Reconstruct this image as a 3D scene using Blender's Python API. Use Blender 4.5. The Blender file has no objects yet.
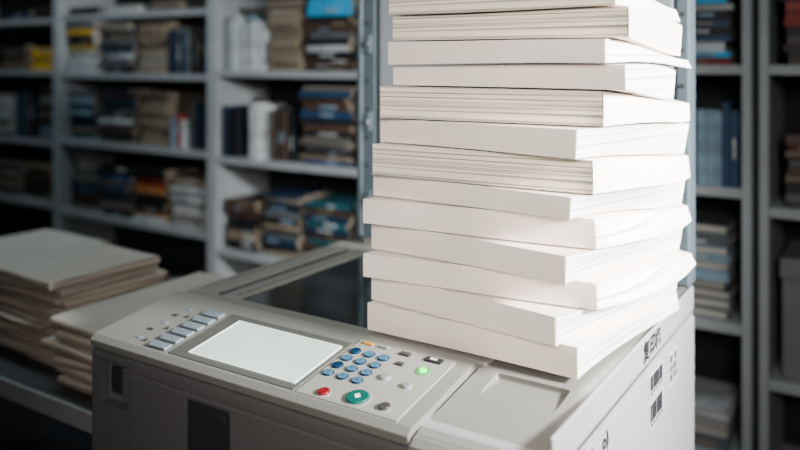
import bpy, bmesh, math, random
from mathutils import Vector, Matrix
random.seed(7)
A=math.radians(-32.7); CA=math.cos(A); SA=math.sin(A)
OX,OY=-.447,1.148
CAMZ=1.37
def W(u,v,z=0): return Vector((OX+CA*u-SA*v, OY+SA*u+CA*v, z))
COL=bpy.context.scene.collection
# ---------------------------------------------------------------- materials
def mat(name,col,rough=.5,var=.08,scale=30,bump=0.0,metal=0,emis=None,es=0,stretch=(1,1,1),spec=.5,coord='Object',detail=3,dist=.001,lo=.35,hi=.65):
    m=bpy.data.materials.new(name); m.use_nodes=True
    nt=m.node_tree; b=nt.nodes['Principled BSDF']
    b.inputs['Roughness'].default_value=rough; b.inputs['Metallic'].default_value=metal
    b.inputs['Specular IOR Level'].default_value=spec
    tc=nt.nodes.new('ShaderNodeTexCoord'); mp=nt.nodes.new('ShaderNodeMapping')
    mp.inputs['Scale'].default_value=stretch
    nz=nt.nodes.new('ShaderNodeTexNoise'); nz.inputs['Scale'].default_value=scale; nz.inputs['Detail'].default_value=detail
    rp=nt.nodes.new('ShaderNodeValToRGB')
    c=Vector(col)
    rp.color_ramp.elements[0].position=lo; rp.color_ramp.elements[1].position=hi
    rp.color_ramp.elements[0].color=(*[max(0,x*(1-var)) for x in c],1)
    rp.color_ramp.elements[1].color=(*[min(1,x*(1+var*.6)) for x in c],1)
    nt.links.new(tc.outputs[coord],mp.inputs[0]); nt.links.new(mp.outputs[0],nz.inputs[0])
    nt.links.new(nz.outputs[0],rp.inputs[0]); nt.links.new(rp.outputs[0],b.inputs['Base Color'])
    if bump:
        bp=nt.nodes.new('ShaderNodeBump'); bp.inputs['Strength'].default_value=bump; bp.inputs['Distance'].default_value=dist
        nt.links.new(nz.outputs[0],bp.inputs['Height']); nt.links.new(bp.outputs[0],b.inputs['Normal'])
    if emis:
        b.inputs['Emission Color'].default_value=(*emis,1); b.inputs['Emission Strength'].default_value=es
    return m
M={}
M['page']=mat('page_edges_lined',(.80,.66,.53),.8,.66,1,.7,stretch=(1.5,1.5,560),detail=3,lo=.38,hi=.56)
M['page2']=mat('page_edges_smooth',(.93,.88,.82),.8,.46,1,.6,stretch=(1.5,1.5,560),detail=3,lo=.32,hi=.56)
M['bcover']=mat('white_paper_cover',(.91,.81,.72),.7,.04,6)
M['paper']=mat('stacked_paper_edges',(.43,.36,.285),.85,.7,1,.7,stretch=(3,3,330))
M['papertop']=mat('paper_sheet',(.47,.435,.37),.85,.10,4)
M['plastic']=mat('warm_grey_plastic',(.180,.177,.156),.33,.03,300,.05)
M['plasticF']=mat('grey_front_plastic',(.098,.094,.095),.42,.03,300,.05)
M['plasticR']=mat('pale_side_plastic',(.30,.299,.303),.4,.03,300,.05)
M['board']=mat('light_panel_plastic',(.25,.247,.217),.35,.02,300,.03)
M['bezel']=mat('screen_bezel_plastic',(.078,.080,.068),.35,.03,200)
M['screen']=mat('lcd_glass',(.40,.50,.44),.12,.25,3,emis=(.68,.92,.78),es=.66)
M['line']=mat('screen_border_line',(.80,.82,.80),.3,.02,8,emis=(.9,.95,.9),es=.85)
M['black']=mat('black_plastic',(.012,.012,.014),.4,.1,100)
M['dark']=mat('dark_grey_plastic',(.022,.022,.025),.5,.1,100)
M['bluebtn']=mat('blue_rubber_button',(.002,.020,.048),.5,.05,50,spec=.2)
M['digit']=mat('dim_blue_print',(.05,.12,.18),.6,.02,50,spec=.1)
M['white']=mat('white_print',(.70,.70,.70),.5,.02,50)
M['red']=mat('red_button_plastic',(.16,.003,.008),.45,.05,50,spec=.25)
M['green']=mat('green_start_button',(.001,.075,.058),.45,.05,50,spec=.25)
M['greybtn']=mat('blue_grey_button',(.15,.19,.22),.4,.05,50)
M['paleb']=mat('pale_grey_button',(.18,.20,.195),.4,.05,50)
M['brownbtn']=mat('brown_grey_button',(.035,.032,.028),.4,.05,50)
M['orange']=mat('orange_button',(.55,.24,.02),.4,.05,50)
M['led']=mat('green_led_glass',(.02,.8,.05),.3,.02,50,emis=(.02,1,.06),es=3.5)
M['ledring']=mat('green_lit_ring',(.08,.22,.08),.3,.02,50,emis=(.03,.8,.06),es=.35)
M['glass']=mat('platen_glass',(.009,.014,.017),.11,.05,3,spec=.38)
M['lid']=mat('dark_grey_lid_metal',(.085,.115,.13),.4,.06,40,metal=.2)
M['lidpad']=mat('grey_lid_pad',(.22,.245,.27),.6,.03,20)
M['metal']=mat('bolt_metal',(.45,.47,.5),.3,.05,50,metal=.9)
M['shelf']=mat('painted_shelf_board',(.29,.31,.32),.5,.08,8)
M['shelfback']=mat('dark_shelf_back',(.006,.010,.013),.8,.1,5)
M['wall']=mat('dark_plaster_wall',(.06,.065,.07),.9,.1,5,.1)
M['floor']=mat('dark_vinyl_floor',(.015,.015,.018),.5,.2,6)
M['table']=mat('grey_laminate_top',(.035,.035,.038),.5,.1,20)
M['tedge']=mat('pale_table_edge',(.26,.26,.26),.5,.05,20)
M['box']=mat('grey_cardboard',(.17,.165,.17),.8,.1,10)
M['ink']=mat('black_ink',(.020,.020,.022),.8,.05,50,spec=.05)
M['sticker']=mat('grey_white_sticker',(.40,.40,.40),.5,.03,50)
M['bpage']=mat('old_book_pages',(.23,.19,.135),.85,.45,1,.3,stretch=(3,3,200))
M['bpagew']=mat('pale_book_pages',(.40,.39,.35),.85,.35,1,.3,stretch=(3,3,200))
BC={'black':(.007,.008,.011),'dark blue':(.008,.022,.050),'navy':(.010,.038,.09),'blue':(.010,.09,.24),'sky blue':(.015,.30,.56),
'teal':(.010,.07,.085),'brown':(.055,.032,.022),'dark red':(.14,.014,.012),'red':(.28,.02,.015),'orange':(.34,.12,.02),'yellow':(.55,.33,.02),
'white':(.42,.45,.46),'pale blue':(.18,.27,.35),'grey':(.08,.09,.10),'tan':(.20,.155,.11)}
for k,c in BC.items(): M['c_'+k]=mat(k.replace(' ','_')+'_book_cover',c,.5,.25,25)
# ---------------------------------------------------------------- mesh helpers
def reg(name,me,mats,parent=None,loc=(0,0,0),rot=(0,0,0)):
    o=bpy.data.objects.new(name,me)
    for m in mats: me.materials.append(M[m] if isinstance(m,str) else m)
    COL.objects.link(o)
    if parent is None:
        o.location=W(*loc); o.rotation_euler=(rot[0],rot[1],rot[2]+A)
    else:
        o.parent=parent; o.location=loc; o.rotation_euler=rot
    return o
def tomesh(bm,name):
    me=bpy.data.meshes.new(name); bmesh.ops.recalc_face_normals(bm,faces=bm.faces); bm.to_mesh(me); bm.free(); return me
def addbox(bm,c,s,mi=0,bev=0,seg=2):
    r=bmesh.ops.create_cube(bm,size=1)
    vs=r['verts']
    for v in vs: v.co=Vector((v.co.x*s[0]+c[0],v.co.y*s[1]+c[1],v.co.z*s[2]+c[2]))
    fs=set(f for v in vs for f in v.link_faces)
    for f in fs: f.material_index=mi
    if bev:
        es=list(set(e for v in vs for e in v.link_edges))
        r2=bmesh.ops.bevel(bm,geom=es,offset=bev,segments=seg,affect='EDGES',profile=.5)
        for f in r2['faces']: f.material_index=mi
def box(name,size,loc,m,parent=None,bev=.002,rot=(0,0,0),seg=2):
    bm=bmesh.new(); addbox(bm,(0,0,0),size,0,bev,seg)
    return reg(name,tomesh(bm,name),[m],parent,loc,rot)
def bx(name,lo,hi,m,parent=None,bev=.002,off=(0,0,0),seg=2):
    s=[hi[i]-lo[i] for i in range(3)]; c=[(hi[i]+lo[i])/2-off[i] for i in range(3)]
    return box(name,s,c,m,parent,bev,seg=seg)
def addcyl(bm,c,r1,r2,h,mi=0,seg=28,bev=0,axis='Z'):
    r=bmesh.ops.create_cone(bm,cap_ends=True,segments=seg,radius1=r1,radius2=r2,depth=h)
    vs=r['verts']
    fs=set(f for v in vs for f in v.link_faces)
    for f in fs: f.material_index=mi
    if axis=='X': R=Matrix.Rotation(math.pi/2,3,'Y')
    elif axis=='Y': R=Matrix.Rotation(math.pi/2,3,'X')
    else: R=Matrix.Identity(3)
    for v in vs: v.co=R@v.co+Vector(c)
    if bev:
        top=[e for f in fs if len(f.verts)>6 for e in f.edges]
        r2_=bmesh.ops.bevel(bm,geom=list(set(top)),offset=bev,segments=2,affect='EDGES',profile=.5)
        for f in r2_['faces']: f.material_index=mi
def cut(o,boxes,bev=.004,seg=4):
    bpy.context.view_layer.update()
    for lo,hi in boxes:
        bm=bmesh.new(); addbox(bm,[(lo[i]+hi[i])/2 for i in range(3)],[hi[i]-lo[i] for i in range(3)],0,bev,seg)
        me=tomesh(bm,'cutter'); c=bpy.data.objects.new('cutter',me); COL.objects.link(c)
        c.matrix_world=o.matrix_world.copy()
        md=o.modifiers.new('b','BOOLEAN'); md.operation='DIFFERENCE'; md.object=c; md.solver='EXACT'
        bpy.context.view_layer.update()
        dg=bpy.context.evaluated_depsgraph_get()
        nm=bpy.data.meshes.new_from_object(o.evaluated_get(dg))
        o.modifiers.clear(); o.data=nm
        bpy.data.objects.remove(c)
def text_bm(bm,s,size,mi,mtx,bold=.012):
    cu=bpy.data.curves.new('t','FONT'); cu.body=s; cu.size=size; cu.align_x='CENTER'; cu.align_y='CENTER'; cu.resolution_u=2
    cu.offset=size*bold
    ob=bpy.data.objects.new('t',cu); COL.objects.link(ob); bpy.context.view_layer.update()
    me=bpy.data.meshes.new_from_object(ob.evaluated_get(bpy.context.evaluated_depsgraph_get()))
    bpy.data.objects.remove(ob)
    nf=len(bm.faces)
    me.transform(mtx); bm.from_mesh(me)
    bm.faces.ensure_lookup_table()
    for f in bm.faces[nf:]: f.material_index=mi
    bpy.data.meshes.remove(me)
def tag(o,label,cat,group=None):
    o['label']=label; o['category']=cat
    if group: o['group']=group
def empty(name,loc,label,cat,group=None,rz=0):
    e=bpy.data.objects.new(name,None); COL.objects.link(e); e.empty_display_size=.05
    e.location=W(*loc); e.rotation_euler=(0,0,A+rz); tag(e,label,cat,group); return e
def S(o): o['kind']='structure'; return o
def extrude_u(name,prof,u0,u1,m,parent,loc,rot=(0,0,0),bev=.0015,seg=3):
    bm=bmesh.new()
    va=[bm.verts.new((u0,a,b)) for a,b in prof]; vb=[bm.verts.new((u1,a,b)) for a,b in prof]
    n=len(prof)
    bm.faces.new(va[::-1]); bm.faces.new(vb)
    for i in range(n): bm.faces.new((va[i],va[(i+1)%n],vb[(i+1)%n],vb[i]))
    bmesh.ops.recalc_face_normals(bm,faces=bm.faces)
    if bev: bmesh.ops.bevel(bm,geom=list(bm.edges),offset=bev,segments=seg,affect='EDGES')
    return reg(name,tomesh(bm,name),[m],parent,loc,rot)
# ---------------------------------------------------------------- room
S(bx('floor',(-4.2,-3,-.05),(3,1.95,0),'floor',bev=0))
S(bx('wall_back',(-4.2,1.75,0),(3,1.85,2.8),'wall',bev=0))
S(bx('wall_left',(-4.2,-3,0),(-4.1,1.75,2.8),'wall',bev=0))
# ---------------------------------------------------------------- photocopier
CU,CV=.33,.37
cop=empty('photocopier',(CU,CV,0),'grey office photocopier with opened cover and touch panel','photocopier')
off=(CU,CV,0)
RU=.685; LU=-.055
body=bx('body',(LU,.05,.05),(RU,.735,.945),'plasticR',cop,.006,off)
for cu_,cv_ in ((0,.1),(.62,.1),(0,.67),(.62,.67)):
    bm=bmesh.new(); addcyl(bm,(0,0,.0),.024,.024,.025,0,24,.003,'X'); addbox(bm,(0,0,.022),(.04,.04,.012),0,.002)
    reg('caster',tomesh(bm,'caster'),['black'],cop,(cu_-CU,cv_-CV,.0245))
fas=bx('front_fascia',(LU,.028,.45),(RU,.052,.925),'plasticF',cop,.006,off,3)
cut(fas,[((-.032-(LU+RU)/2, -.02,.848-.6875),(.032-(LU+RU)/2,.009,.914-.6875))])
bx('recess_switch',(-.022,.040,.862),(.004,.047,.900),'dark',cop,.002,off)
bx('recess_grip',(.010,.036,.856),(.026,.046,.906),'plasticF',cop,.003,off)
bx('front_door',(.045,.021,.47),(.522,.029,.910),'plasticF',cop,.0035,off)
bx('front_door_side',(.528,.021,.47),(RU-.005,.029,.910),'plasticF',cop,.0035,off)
bm=bmesh.new(); addbox(bm,(0,0,0),(.078,.0045,.195),0,.001); addbox(bm,(0,-.0028,.075),(.066,.002,.030),0,.0008); addbox(bm,(0,-.0028,-.02),(.066,.002,.130),0,.0008)
reg('door_handle',tomesh(bm,'door_handle'),['dark'],cop,(.211-CU,.0202-CV,.807))
for i,(z0,z1) in enumerate(((.27,.445),(.08,.265))):
    bx('paper_drawer',(LU+.004,.024,z0),(RU-.004,.052,z1),'plasticF',cop,.005,off)
    bx('drawer_handle',(.20,.018,z1-.06),(.44,.026,z1-.03),'dark',cop,.003,off)
deck=bx('scanner_deck',(LU,.20,.940),(.540,.735,.963),'plastic',cop,.006,off,3)
for lo,hi in (((-.050,.203,.962),(.535,.232,.968)),((-.050,.610,.962),(.535,.66,.968)),((-.050,.232,.962),(.000,.610,.968)),((.020,.232,.962),(.058,.610,.968))):
    bx('glass_frame',lo,hi,'board',cop,.002,off)
bx('guide_rail',(-.040,.25,.967),(-.030,.60,.9715),'plastic',cop,.001,off)
bx('guide_rail',(.045,.245,.967),(.051,.60,.9705),'plastic',cop,.001,off)
bx('platen_glass',(.058,.232,.960),(.520,.610,.9645),'glass',cop,.0005,off)
bx('feeder_glass',(.000,.232,.960),(.020,.610,.9645),'glass',cop,.0005,off)
bx('deck_rim',(.520,.232,.962),(.535,.610,.967),'plastic',cop,.0015,off)
pr=[(.022,.915),(.022,.930),(.036,.9405),(.20,.9635),(.735,.9635),(.735,.915)]
rc=extrude_u('right_cover',[(a-CV,b) for a,b in pr],.5262-CU,RU-CU,'plastic',cop,(0,0,0),bev=.003)
cut(rc,[((.556-CU,.075-CV,.9550),(.656-CU,.196-CV,1.0))],.004,4)
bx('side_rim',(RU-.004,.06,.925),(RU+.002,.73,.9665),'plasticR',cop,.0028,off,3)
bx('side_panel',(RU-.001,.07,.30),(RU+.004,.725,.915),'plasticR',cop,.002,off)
AL=math.atan(.15)
cp=extrude_u('control_panel',[(0,0),(-.010,-.006),(-.010,-.016),(0,-.028),(.165,-.05),(.165,-.0015),(.1635,0)],LU,.5245,'plastic',cop,(-CU,.036-CV,.9465),(AL,0,0),bev=.0006)
def onp(name,bmf,mats,u,s): 
    bm=bmesh.new(); bmf(bm); return reg(name,tomesh(bm,name),mats,cp,(u,s,0))
onp('button_board',lambda b:addbox(b,(0,0,0),(.155,.148,.003),0,.0014),['board'],.425,.076)
onp('screen_bezel',lambda b:addbox(b,(0,0,0),(.236,.132,.003),0,.0014),['bezel'],.226,.069)
def scr(b):
    addbox(b,(0,0,.0008),(.200,.104,.003),0,.001)
    for c,s in (((0,.0515,.0025),(.198,.0012,.0008)),((0,-.0515,.0025),(.198,.0012,.0008)),((.0985,0,.0025),(.0012,.104,.0008)),((-.0985,0,.0025),(.0012,.104,.0008))):
        addbox(b,c,s,1)
onp('touch_screen',scr,['screen','line'],.237,.067)
keys=[['*','0','#'],['7','8','9'],['4','5','6'],['1','2','3']]
for r in range(4):
    for c in range(3):
        def f(b):
            addcyl(b,(0,0,.0018),.0082,.0081,.002,0,24); addcyl(b,(0,0,.0034),.0081,.0070,.0012,0,24)
            text_bm(b,keys[r][c],.0066,1,Matrix.Translation((0,0,.0043)),0)
        onp('keypad_button',f,['bluebtn','digit'],.361+.0235*c,.055+.0205*r)
def ring(r): 
    def f(b):
        addcyl(b,(0,0,.0012),r*1.2,r*1.15,.002,1,32,.0005); addcyl(b,(0,0,.0030),r,r*.94,.004,0,32,.001)
    return f
onp('stop_button',ring(.0082),['red','board'],.385,.014)
def start(b):
    ring(.0155)(b)
    r=bmesh.ops.create_cone(b,cap_ends=True,segments=4,radius1=.0050,radius2=.0046,depth=.001)
    for v in r['verts']: v.co.z+=.0052
    for fc in set(f for v in r['verts'] for f in v.link_faces): fc.material_index=2
onp('start_button',start,['green','board','white'],.432,.022)
onp('round_button',ring(.0078),['brownbtn','board'],.474,.019)
onp('round_button',ring(.0072),['paleb','board'],.437,.076)
onp('round_button',ring(.0065),['paleb','board'],.474,.070)
def bars(b):
    addcyl(b,(0,0,.0015),.0105,.0105,.002,1,28,.0005); addcyl(b,(0,0,.003),.0055,.0052,.003,0,20,.0008)
onp('power_lamp',bars,['led','ledring'],.474,.110)
def rb(w,d): return lambda b: addbox(b,(0,0,.0022),(w,d,.004),0,.0012)
onp('mode_button',rb(.016,.006),['orange'],.366,.141)
onp('mode_button',rb(.016,.006),['paleb'],.392,.141)
onp('mode_button',rb(.017,.008),['brownbtn'],.430,.137)
onp('mode_button',rb(.012,.007),['brownbtn'],.437,.112)
def disp(b):
    addbox(b,(0,0,.002),(.026,.011,.004),0,.001); addbox(b,(0,.0,.0043),(.010,.004,.0006),1)
onp('status_display',disp,['black','white'],.474,.1385)
for i in range(6):
    def f(b):
        addbox(b,(0,0,.0025),(.038,.0155,.004),0,.0018); addbox(b,(0,0,.0048),(.016,.0025,.0004),1)
    onp('function_button',f,['greybtn','paleb'],.081,.012+.0215*i)
    def g(b): addcyl(b,(0,0,.0015),.0025,.0025,.003,0,16)
    if i%2==0: onp('indicator_lamp',g,['brownbtn'],.046,.016+.0205*i)
for i in range(5):
    onp('panel_icon',lambda b:addbox(b,(0,0,.0005),(.012,.006,.001),0,.0003),['dark' if i%2 else 'greybtn'],.024-.004*(i%2),.02+.025*i)
# lid
lid=bx('document_cover',(-.012,.675,.975),(.692,.725,1.56),'lid',cop,.006,off)
bx('cover_pad',(.05,.668,1.0),(.665,.676,1.54),'lidpad',cop,.002,off)
def strip(b,w,full):
    addbox(b,(0,0,0),(w,.006,.57),0,.002)
    if full:
        addbox(b,(-w*.30,-.004,0),(.010,.006,.56),0,.0015)
        for z in (-.20,-.03,.14): addbox(b,(w*.12,-.004,z),(.018,.006,.04),0,.0015); addcyl(b,(w*.12,-.008,z),.005,.005,.004,2,20,.001,'Y')
    for i in range(9): addcyl(b,(w*.1 if full else 0,-.003,-.25+.062*i),.004,.004,.0032,1,16,0,'Y')
for uu,ww,fl in ((.013,.048,True),(.681,.020,False)):
    bm=bmesh.new(); strip(bm,ww,fl); reg('cover_edge_rail',tomesh(bm,'rail'),['lid','dark','metal'],cop,(uu-CU,.672-CV,1.265))
for uu in (.03,.64):
    bm=bmesh.new(); addbox(bm,(0,0,0),(.055,.05,.035),0,.004); addcyl(bm,(0,0,.016),.014,.014,.06,1,24,.002,'X')
    reg('cover_hinge',tomesh(bm,'hinge'),['plastic','metal'],cop,(uu-CU,.695-CV,.976))
def barcode(b,w,h,n,seed):
    rr=random.Random(seed)
    addbox(b,(0,0,0),(.0012,w,h),0)
    y=-w*.42
    while y<w*.40:
        t=rr.choice((.005,.007,.010)); addbox(b,(.0008,y+t/2,h*.08),(.0006,t,h*.68),1); y+=t+rr.choice((.002,.003))
    for i in range(5): addbox(b,(.0008,-w*.34+i*w*.17,-h*.38),(.0006,w*.1,h*.10),1)
MX=Matrix.Rotation(math.pi/2,4,'Z')@Matrix.Rotation(math.pi/2,4,'X')
def textst(b,w,h,rows,cols,seed,back=True):
    rr=random.Random(seed)
    if back: addbox(b,(0,0,0),(.0012,w,h),0)
    for r in range(rows):
        for c in range(cols):
            cw=w*.84/cols; ch=h*.8/rows
            cy=-w*.42+(c+.5)*cw; cz=h*.4-(r+.5)*ch
            for k in range(3): addbox(b,(.0008,cy,cz+(k-1)*ch*.3),(.0006,cw*rr.choice((.5,.75)),ch*.12),1)
            for k in range(2): addbox(b,(.0008,cy+(k-.5)*cw*rr.choice((.3,.5,.6)),cz),(.0006,cw*.13,ch*.75),1)
sx=RU+.0046-CU
bm=bmesh.new(); text_bm(bm,'复印机',.032,0,MX,.030); reg('printed_characters',tomesh(bm,'st'),['ink'],cop,(RU+.0026-CU,.452-CV,.9450))
bm=bmesh.new(); barcode(bm,.085,.032,0,3); reg('barcode_sticker',tomesh(bm,'st'),['sticker','ink'],cop,(sx,.465-CV,.892))
bm=bmesh.new(); barcode(bm,.085,.038,0,9); reg('barcode_sticker',tomesh(bm,'st'),['sticker','ink'],cop,(sx,.465-CV,.848))
bm=bmesh.new(); textst(bm,.06,.055,3,2,8); reg('text_sticker',tomesh(bm,'st'),['sticker','ink'],cop,(sx,.565-CV,.878))
for k,(vv,zz) in enumerate(((.18,.898),(.225,.898))):
    bm=bmesh.new()
    text_bm(bm,'(o' if k==0 else 'o)',.028,0,MX,.02)
    reg('side_icon',tomesh(bm,'ic'),['ink'],cop,(sx+.0006,vv-CV,zz))
# ---------------------------------------------------------------- stack of books on the copier
BK=[(.336,.216,.659,.210,.042,39,.355,'s',-.004,.002,-.006,.008),
    (.336,.226,.637,.192,.040,43,.36,'s',.004,.003,-.002,.024),
    (.338,.202,.675,.236,.037,42,.315,'s',-.006,.003,.026,-.002),
    (.336,.226,.648,.196,.041,43,.345,'s',.006,.002,-.008,.026),
    (.338,.202,.672,.237,.038,42,.305,'s',-.006,.003,.026,-.004),
    (.341,.224,.654,.200,.034,44,.325,'s',.006,.002,-.008,.022),
    (.350,.206,.674,.222,.046,42,.305,'p',-.004,.002,.020,-.004),
    (.354,.223,.661,.198,.037,44,.32,'s',.006,.002,-.006,.018),
    (.364,.205,.686,.226,.047,41,.285,'p',-.002,.002,.016,-.004),
    (.378,.221,.716,.220,.030,33,.24,'s',.004,.002,-.003,.008),
    (.377,.209,.696,.206,.035,41,.275,'s',-.004,.002,.012,-.002),
    (.376,.220,.720,.222,.036,33,.26,'p',.004,.002,-.004,.006),
    (.376,.210,.706,.210,.036,35,.27,'p',-.006,.002,0,0)]
base=.9720
zs=[base]
for b in BK: zs.append(zs[-1]+b[4])
rr=random.Random(11)
co=[(0,0,0,0)]
for i,_ in enumerate(BK):
    sg=1 if i%2 else -1
    co.append((rr.uniform(-.003,.003),sg*rr.uniform(.004,.008),rr.uniform(-.0011,.0011),rr.uniform(0,6)))
def SF(k,u,v):
    a,b,c,d=co[k]; U=(u-.34)/.35; V=max(0,(v-.21)/.3)
    sag=-.012*min(1,k/4)*max(0,U-.5)**2*4*(.5-.5*math.cos(min(V,1)*math.pi))
    return zs[k]+a*U*.8+b*math.sin(min(1.2,V)*1.9)*min(U,1.1)**2+c*math.sin(U*5+V*3+d)+sag
def book(k,spec):
    lu,lv,ru,rv,t,phi,D,kind,fan,tap,bb,bt=spec
    FL=Vector((lu,lv)); FR=Vector((ru,rv)); d=math.radians(phi-32.7)
    sv=Vector((math.sin(d),math.cos(d)))*D; ev=FR-FL
    c0=FL+ev*.5+sv*.5
    bow=rr.uniform(-.003,.003); ph=rr.uniform(0,6)
    def P(s,t_,w,ins=0):
        q=FL+ev*s+sv*t_
        q=q+Vector((0,1))*bow*math.sin(math.pi*s)*(1-t_)+Vector((1,0))*(.0008*math.sin(t_*5+ph+w*1.3)*s)
        q=q+Vector((1,0))*(fan*(w-.5)*s*math.sin(min(1,t_*1.3)*math.pi/2))
        q=q+Vector((1,0))*((bb*(1-w)+bt*w)*s*s*math.sin(math.pi*min(1,t_)**.8))
        z0=SF(k,q.x,q.y)+.0003+ins; z1=SF(k+1,q.x,q.y)-.0027-ins
        z1-=tap*(s**4)*(t_**.8)
        return Vector((q.x-c0.x,q.y-c0.y,z0+(z1-z0)*w-zs[k]))
    e=empty('book',(c0.x,c0.y,zs[k]),'','book','books stacked on the copier')
    e['label']='thick cream paper book, smooth white spine, stacked on copier' if kind=='s' else 'thick white book with lined page edges showing, stacked on copier'
    nx,ny,nz=24,28,4
    bm=bmesh.new(); V={}
    s0,s1,t0,t1=(.003,.9985,.006,.998) if kind=='s' else (.003,.994,.003,.998)
    for i in range(nx+1):
        for j in range(ny+1):
            for l in range(nz+1):
                if i in(0,nx) or j in(0,ny) or l in (0,nz):
                    V[i,j,l]=bm.verts.new(P(s0+(s1-s0)*i/nx,t0+(t1-t0)*j/ny,l/nz,.0006))
    def q(*k4): return bm.faces.new([V[x] for x in k4])
    for i in range(nx):
        for j in range(ny):
            for l in (0,nz): q((i,j,l),(i+1,j,l),(i+1,j+1,l),(i,j+1,l))
    for i in range(nx):
        for l in range(nz):
            for j in (0,ny): q((i,j,l),(i+1,j,l),(i+1,j,l+1),(i,j,l+1))
    for j in range(ny):
        for l in range(nz):
            for i in (0,nx): q((i,j,l),(i,j+1,l),(i,j+1,l+1),(i,j,l+1))
    reg('page_block',tomesh(bm,'page_block'),['page' if kind=='p' else 'page2'],e)
    bm=bmesh.new(); rows=[]
    ns=8; path=[]; NT=28
    for i in range(NT+1): path.append((1-i/NT,0.0))
    for i in range(1,ns): path.append((0,i/ns))
    for i in range(NT+1): path.append((i/NT,1.0))
    for (t_,w) in path:
        row=[]
        for i in range(nx+1):
            s=i/nx
            bul=.0003*(1-(2*w-1)**2) if t_==0 else 0
            if kind=='s':
                p=P(s,t_,w); p.y-=bul
            else:
                p=P(1-t_,s,w); p.x+=bul
            row.append(bm.verts.new(p))
        rows.append(row)
    for a,b in zip(rows[:-1],rows[1:]):
        for i in range(nx): bm.faces.new((a[i],a[i+1],b[i+1],b[i]))
    cv=reg('cover',tomesh(bm,'cover'),['bcover'],e)
    md=cv.modifiers.new('s','SOLIDIFY'); md.thickness=.0005; md.offset=0
for k,b in enumerate(BK): book(k,b)
# ---------------------------------------------------------------- table with paper stacks
TU0,TU1,TV0,TV1=-1.75,-.085,.13,.80
to=((TU0+TU1)/2,(TV0+TV1)/2,0)
tb=empty('table',to,'long grey work table loaded with paper stacks','table')
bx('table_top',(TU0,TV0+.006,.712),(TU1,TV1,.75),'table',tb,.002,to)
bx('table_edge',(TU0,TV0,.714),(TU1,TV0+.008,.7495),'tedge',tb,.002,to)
for a in (TU0+.05,TU1-.05):
    for b in (TV0+.06,TV1-.06):
        bx('table_leg',(a-.02,b-.02,0),(a+.02,b+.02,.712),'dark',tb,.003,to)
def bundle(u,v,z,w,d,t,rz,label,group,seed,m='paper',curl=0):
    r=random.Random(seed); p1,p2=r.uniform(0,6),r.uniform(0,6)
    nx,ny,nl=16,12,6; bm=bmesh.new(); V={}
    for i in range(nx+1):
        for j in range(ny+1):
            for l in range(nl+1):
                if i in(0,nx) or j in(0,ny) or l in (0,nl):
                    f=l/nl; rd=(1-(2*f-1)**2)**.5 if 0<f<1 else 0
                    ins=(t*.28)*(1-rd)+r.uniform(0,.0010)*(1 if 0<l<nl else 0)
                    a=2*i/nx-1; b=2*j/ny-1
                    x=a*(w/2-ins); y=b*(d/2-ins)
                    x+=.005*math.sin(y*18+p1)*abs(a); y+=.005*math.sin(x*16+p2)*abs(b)
                    V[i,j,l]=bm.verts.new((x,y,t*f*.985+curl*(abs(a)**3)*f*(.5+.5*math.sin(y*14+p1))))
    def q(*k4):
        f=bm.faces.new([V[x] for x in k4]); return f
    for i in range(nx):
        for j in range(ny):
            for l in (0,nl): q((i,j,l),(i+1,j,l),(i+1,j+1,l),(i,j+1,l)).material_index=1
    for i in range(nx):
        for l in range(nl):
            for j in (0,ny): q((i,j,l),(i+1,j,l),(i+1,j,l+1),(i,j,l+1))
    for j in range(ny):
        for l in range(nl):
            for i in (0,nx): q((i,j,l),(i,j+1,l),(i,j+1,l+1),(i,j,l+1))
    o=reg('paper_bundle',tomesh(bm,'bundle'),[m,'papertop'],None,(u,v,z),(0,0,rz))
    tag(o,label,'paper',group)
def pstack(u,v,w,d,H,n,lab,grp,seed,jit=.012,rj=3,rz=0,z=.7505):
    r=random.Random(seed); ts=[r.uniform(.5,1.5) for _ in range(n)]; s=sum(ts)
    for i,t in enumerate(ts):
        t=t/s*H
        bundle(u+r.uniform(-jit,jit),v+r.uniform(-jit,jit),z,w*r.uniform(.92,1.02),d*r.uniform(.92,1.02),t,math.radians(rz+r.uniform(-rj,rj)),lab,grp,seed*100+i,curl=.006 if i==n-1 else 0)
        z+=t+.0001
pstack(-.610,.350,.36,.28,.172,12,'bundle of yellowed unbound paper in tall table pile','tall pile of paper on the table',3,.009,2.4)
pstack(-.243,.365,.27,.41,.124,8,'bundle of cream paper sheets in low table pile','low pile of paper beside the copier',5,.011,2.2,1)
pstack(-1.02,.56,.30,.25,.110,5,'bundle of pale paper in pile near shelves','rear pile of paper on the table',8)
# ---------------------------------------------------------------- bookshelves
def shelving(u0,u1,zl,label):
    o=((u0+u1)/2,1.55,0); e=empty('bookshelf',o,label,'bookshelf')
    T=.022
    bx('side_panel',(u0,1.39,0),(u0+T,1.70,2.3),'shelf',e,.002,o)
    bx('side_panel',(u1-T,1.39,0),(u1,1.70,2.3),'shelf',e,.002,o)
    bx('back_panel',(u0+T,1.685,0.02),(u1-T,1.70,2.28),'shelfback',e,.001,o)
    for z in zl: bx('shelf',(u0+T,1.392,z-.024),(u1-T,1.685,z),'shelf',e,.002,o)
bays=[(-3.19,-2.208,[1.90,1.56,1.322,1.0,.715,.40,.10]),
      (-2.204,-1.222,[1.90,1.569,1.313,1.015,.70,.40,.10]),
      (-1.218,-.235,[1.98,1.65,1.330,1.001,.650,.35,.10]),
      (-.231,.684,[1.98,1.66,1.357,1.043,.697,.36,.10]),
      (.702,1.65,[1.98,1.66,1.357,1.003,.575,.30,.10])]
for b in bays: shelving(b[0],b[1],b[2],'pale grey painted bookshelf filled with books')
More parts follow.
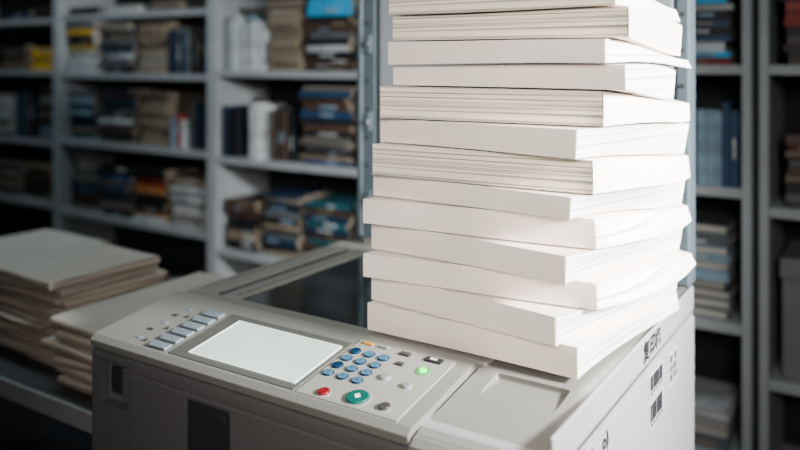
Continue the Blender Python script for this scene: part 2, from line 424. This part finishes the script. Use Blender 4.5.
def shelfbook(L,D,T,col,pages,front,u,v,z,upright,rz,lean,label,group,lab2=None):
    bm=bmesh.new(); c=.0020
    addbox(bm,(0,0,c/2),(L,D,c),0); addbox(bm,(0,0,T-c/2),(L,D,c),0); addbox(bm,(0,-D/2+c/2,T/2),(L,c,T-2*c),0)
    addbox(bm,(0,.0,T/2),(L-.006,D-.007,T-2*c),1)
    if lab2: 
        lw=random.uniform(.15,.4)*L; addbox(bm,(random.uniform(-.2,.2)*L,-D/2-.0003,T/2),(lw,.001,T*.35),2)
    me=tomesh(bm,'book')
    if upright:
        me.transform(Matrix.Rotation(-math.pi/2,4,'Y'))
        me.transform(Matrix.Translation((T/2,0,L/2)))
    if not front: me.transform(Matrix.Rotation(math.pi,4,'Z'))
    o=reg('book',me,['c_'+col,pages,lab2 or 'c_'+col],None,(u,v,z),(0,lean,rz))
    tag(o,label,'book',group)
def gname(z): return 'books on the %s shelves'%('top' if z>1.4 else 'upper' if z>1.2 else 'middle' if z>.9 else 'lower')
LABS=['c_white','c_pale blue','c_tan',None,None,None]
def pile(u0,u1,z,H,pal,pf=.3,pages='bpage',rj=4,tk=(.011,.027)):
    zz=z+.0008; top=z+H; w=u1-u0
    while zz<top-.008:
        t=random.uniform(*tk); 
        if zz+t>top: t=top-zz
        col=random.choice(pal); fr=random.random()>pf
        L=w*random.uniform(.80,.96); D=random.uniform(.18,.21)
        shelfbook(L,D,t,col,pages,fr,(u0+u1)/2+random.uniform(-.03,.03)*w,1.418+D/2+random.uniform(-.01,.018),zz,False,math.radians(random.uniform(-rj,rj)),0,
          col+(' book lying flat with spine outward in shelf pile' if fr else ' book lying flat with page edges outward on shelf'),gname(z),random.choice(LABS))
        zz+=t+.0008
def row(u0,u1,z,H,pal,pf=.0,pages='bpage'):
    u=u0+.002
    while True:
        t=random.uniform(.012,.026)
        if u+t>u1: break
        col=random.choice(pal); fr=random.random()>=pf; L=H*random.uniform(.82,1); D=random.uniform(.15,.19)
        shelfbook(L,D,t,col,pages,fr,u+t/2,1.41+D/2+random.uniform(0,.02),z+.0008,True,0,0,
          col+(' book standing upright with spine outward on shelf' if fr else ' book standing upright with page edges outward'),gname(z),random.choice(LABS))
        u+=t+.0012
dk=['black','dark blue','navy','black','brown','grey','teal','brown']
# bay 0
pile(-2.68,-2.45,1.56,.05,dk,.3); pile(-2.43,-2.24,1.56,.05,dk)
pile(-2.70,-2.47,1.322,.12,['black','brown','grey']); pile(-2.45,-2.26,1.322,.105,['yellow'],.0,tk=(.02,.035))
pile(-2.80,-2.60,1.0,.21,['tan','white'],.8,'bpagew',tk=(.02,.035)); row(-2.58,-2.41,1.0,.22,dk); pile(-2.395,-2.245,1.0,.25,['brown','grey','black','pale blue'],.3)
pile(-2.76,-2.52,.715,.17,['brown','tan','grey'],.6); pile(-2.50,-2.25,.715,.17,['brown','black','tan'],.5)
# bay 1
pile(-2.16,-1.93,1.569,.04,['black','white','navy'],.2,'bpagew'); pile(-1.90,-1.68,1.569,.04,['black','grey','white'],.4,'bpagew'); pile(-1.62,-1.42,1.569,.04,dk,.5)
pile(-2.165,-1.95,1.313,.225,['yellow','black','white','dark blue','brown','white'],.1,'bpagew'); pile(-1.925,-1.70,1.313,.21,['black','dark blue','grey','navy','white'],.1)
pile(-1.685,-1.49,1.313,.215,['tan','white','brown'],.7); row(-1.48,-1.375,1.313,.19,['black','dark blue','grey']); row(-1.37,-1.26,1.313,.21,['dark red','black','navy','brown'])
pile(-2.165,-1.965,1.015,.22,['dark blue','navy','grey','pale blue'],.1); pile(-1.94,-1.70,1.015,.23,['black','dark blue','grey','white','brown'],.1)
pile(-1.685,-1.49,1.015,.22,['tan'],1.0); row(-1.48,-1.39,1.015,.14,['red','white','pale blue']); row(-1.38,-1.26,1.015,.20,['black','dark blue','grey'])
pile(-2.165,-1.955,.70,.16,dk); pile(-1.935,-1.725,.70,.22,['black','dark blue','navy','brown'],.2); pile(-1.71,-1.51,.70,.22,['brown','orange','dark red','black','white','brown'],.1); pile(-1.49,-1.27,.70,.10,['white','white','grey'],.4,'bpagew')
pile(-1.49,-1.27,.8045,.09,['yellow','tan','white','yellow'],.1,'bpagew')
# bay 2
row(-1.18,-.97,1.33,.21,['white','pale blue','white','white']); pile(-.965,-.80,1.33,.26,['tan','brown'],.8); pile(-.785,-.56,1.33,.19,['black','navy','grey','white','brown'],.1)
pile(-.78,-.58,1.524,.085,['sky blue'],0,tk=(.03,.045)); pile(-.55,-.41,1.33,.24,dk)
row(-1.18,-1.08,1.001,.20,['black','dark blue']); row(-1.055,-.965,1.001,.22,['white','white']); row(-.93,-.84,1.001,.20,['black','brown','black'])
pile(-.815,-.57,1.001,.28,['black','brown','grey','black','tan','navy','white'],.2); pile(-.55,-.41,1.001,.28,['black','grey','navy'],.1)
pile(-1.175,-1.0,.65,.19,['black','tan','brown']); pile(-.985,-.80,.65,.23,['black','brown','grey','dark blue','tan'],.2); pile(-.785,-.58,.65,.22,['black','dark blue','brown','teal'],0.1); pile(-.565,-.41,.65,.24,['black','teal','tan','grey'],.1)
# bay 3
pile(.48,.635,1.357,.23,['blue','white','dark red','sky blue','black','navy'],.0)
row(.51,.652,1.043,.22,['pale blue','grey','pale blue','navy'])
pile(.46,.635,.697,.24,['grey','pale blue','grey'],.4,'bpagew'); pile(.46,.635,.36,.10,['white','grey'],.6,'bpagew')
# bay 4
pile(.748,.93,1.357,.24,['red','black','black','orange','white','black','brown'],.0)
pile(.748,.93,1.003,.12,['brown','black','grey'],.3); pile(.748,.92,1.1245,.07,['dark red','brown'],.1)
e=empty('storage_box',(.90,1.54,.5758),'grey cardboard storage box with lid on shelf','box')
box('box_body',(.30,.24,.25),(0,0,.125),'box',e,.004); box('box_lid',(.31,.25,.05),(0,0,.2755),'box',e,.004); box('hand_hole',(.08,.004,.025),(0,-.1205,.16),'black',e,.001)
# ---------------------------------------------------------------- lights
def area(name,loc,tgt,size,power,col,sy=None,spread=180):
    l=bpy.data.lights.new(name,'AREA'); l.energy=power; l.color=col; l.size=size; l.spread=math.radians(spread)
    if sy: l.shape='RECTANGLE'; l.size_y=sy
    o=bpy.data.objects.new(name,l); COL.objects.link(o); o.location=loc
    o.rotation_euler=(Vector(tgt)-Vector(loc)).to_track_quat('-Z','Y').to_euler(); return o
area('key_light',(1.34,.34,1.68),(.35,1.1,1.18),.22,34,(.99,.99,1),spread=66)
area('fill_light',(.0,-.70,1.85),(.12,1.1,1.25),.5,4.5,(1,.94,.88),spread=50)
area('ceiling_light',W(-1.4,.45,2.6),W(-1.4,1.1,.9),1.6,15,(.76,.92,1),.3)
area('ceiling_light',W(.9,.7,2.6),W(.9,1.3,1.0),1.0,3,(.76,.92,1),.3)
w=bpy.data.worlds.new('world'); w.use_nodes=True; bpy.context.scene.world=w
w.node_tree.nodes['Background'].inputs[0].default_value=(.50,.70,.82,1); w.node_tree.nodes['Background'].inputs[1].default_value=.033
# ---------------------------------------------------------------- camera
cd=bpy.data.cameras.new('camera'); cam=bpy.data.objects.new('camera',cd); COL.objects.link(cam)
cam.location=(0,0,CAMZ); cam.rotation_euler=(math.pi/2,0,0)
cd.lens=35; cd.sensor_width=36; cd.shift_y=-165/800
cd.dof.use_dof=True; cd.dof.focus_distance=1.05; cd.dof.aperture_fstop=2.0
bpy.context.scene.camera=cam
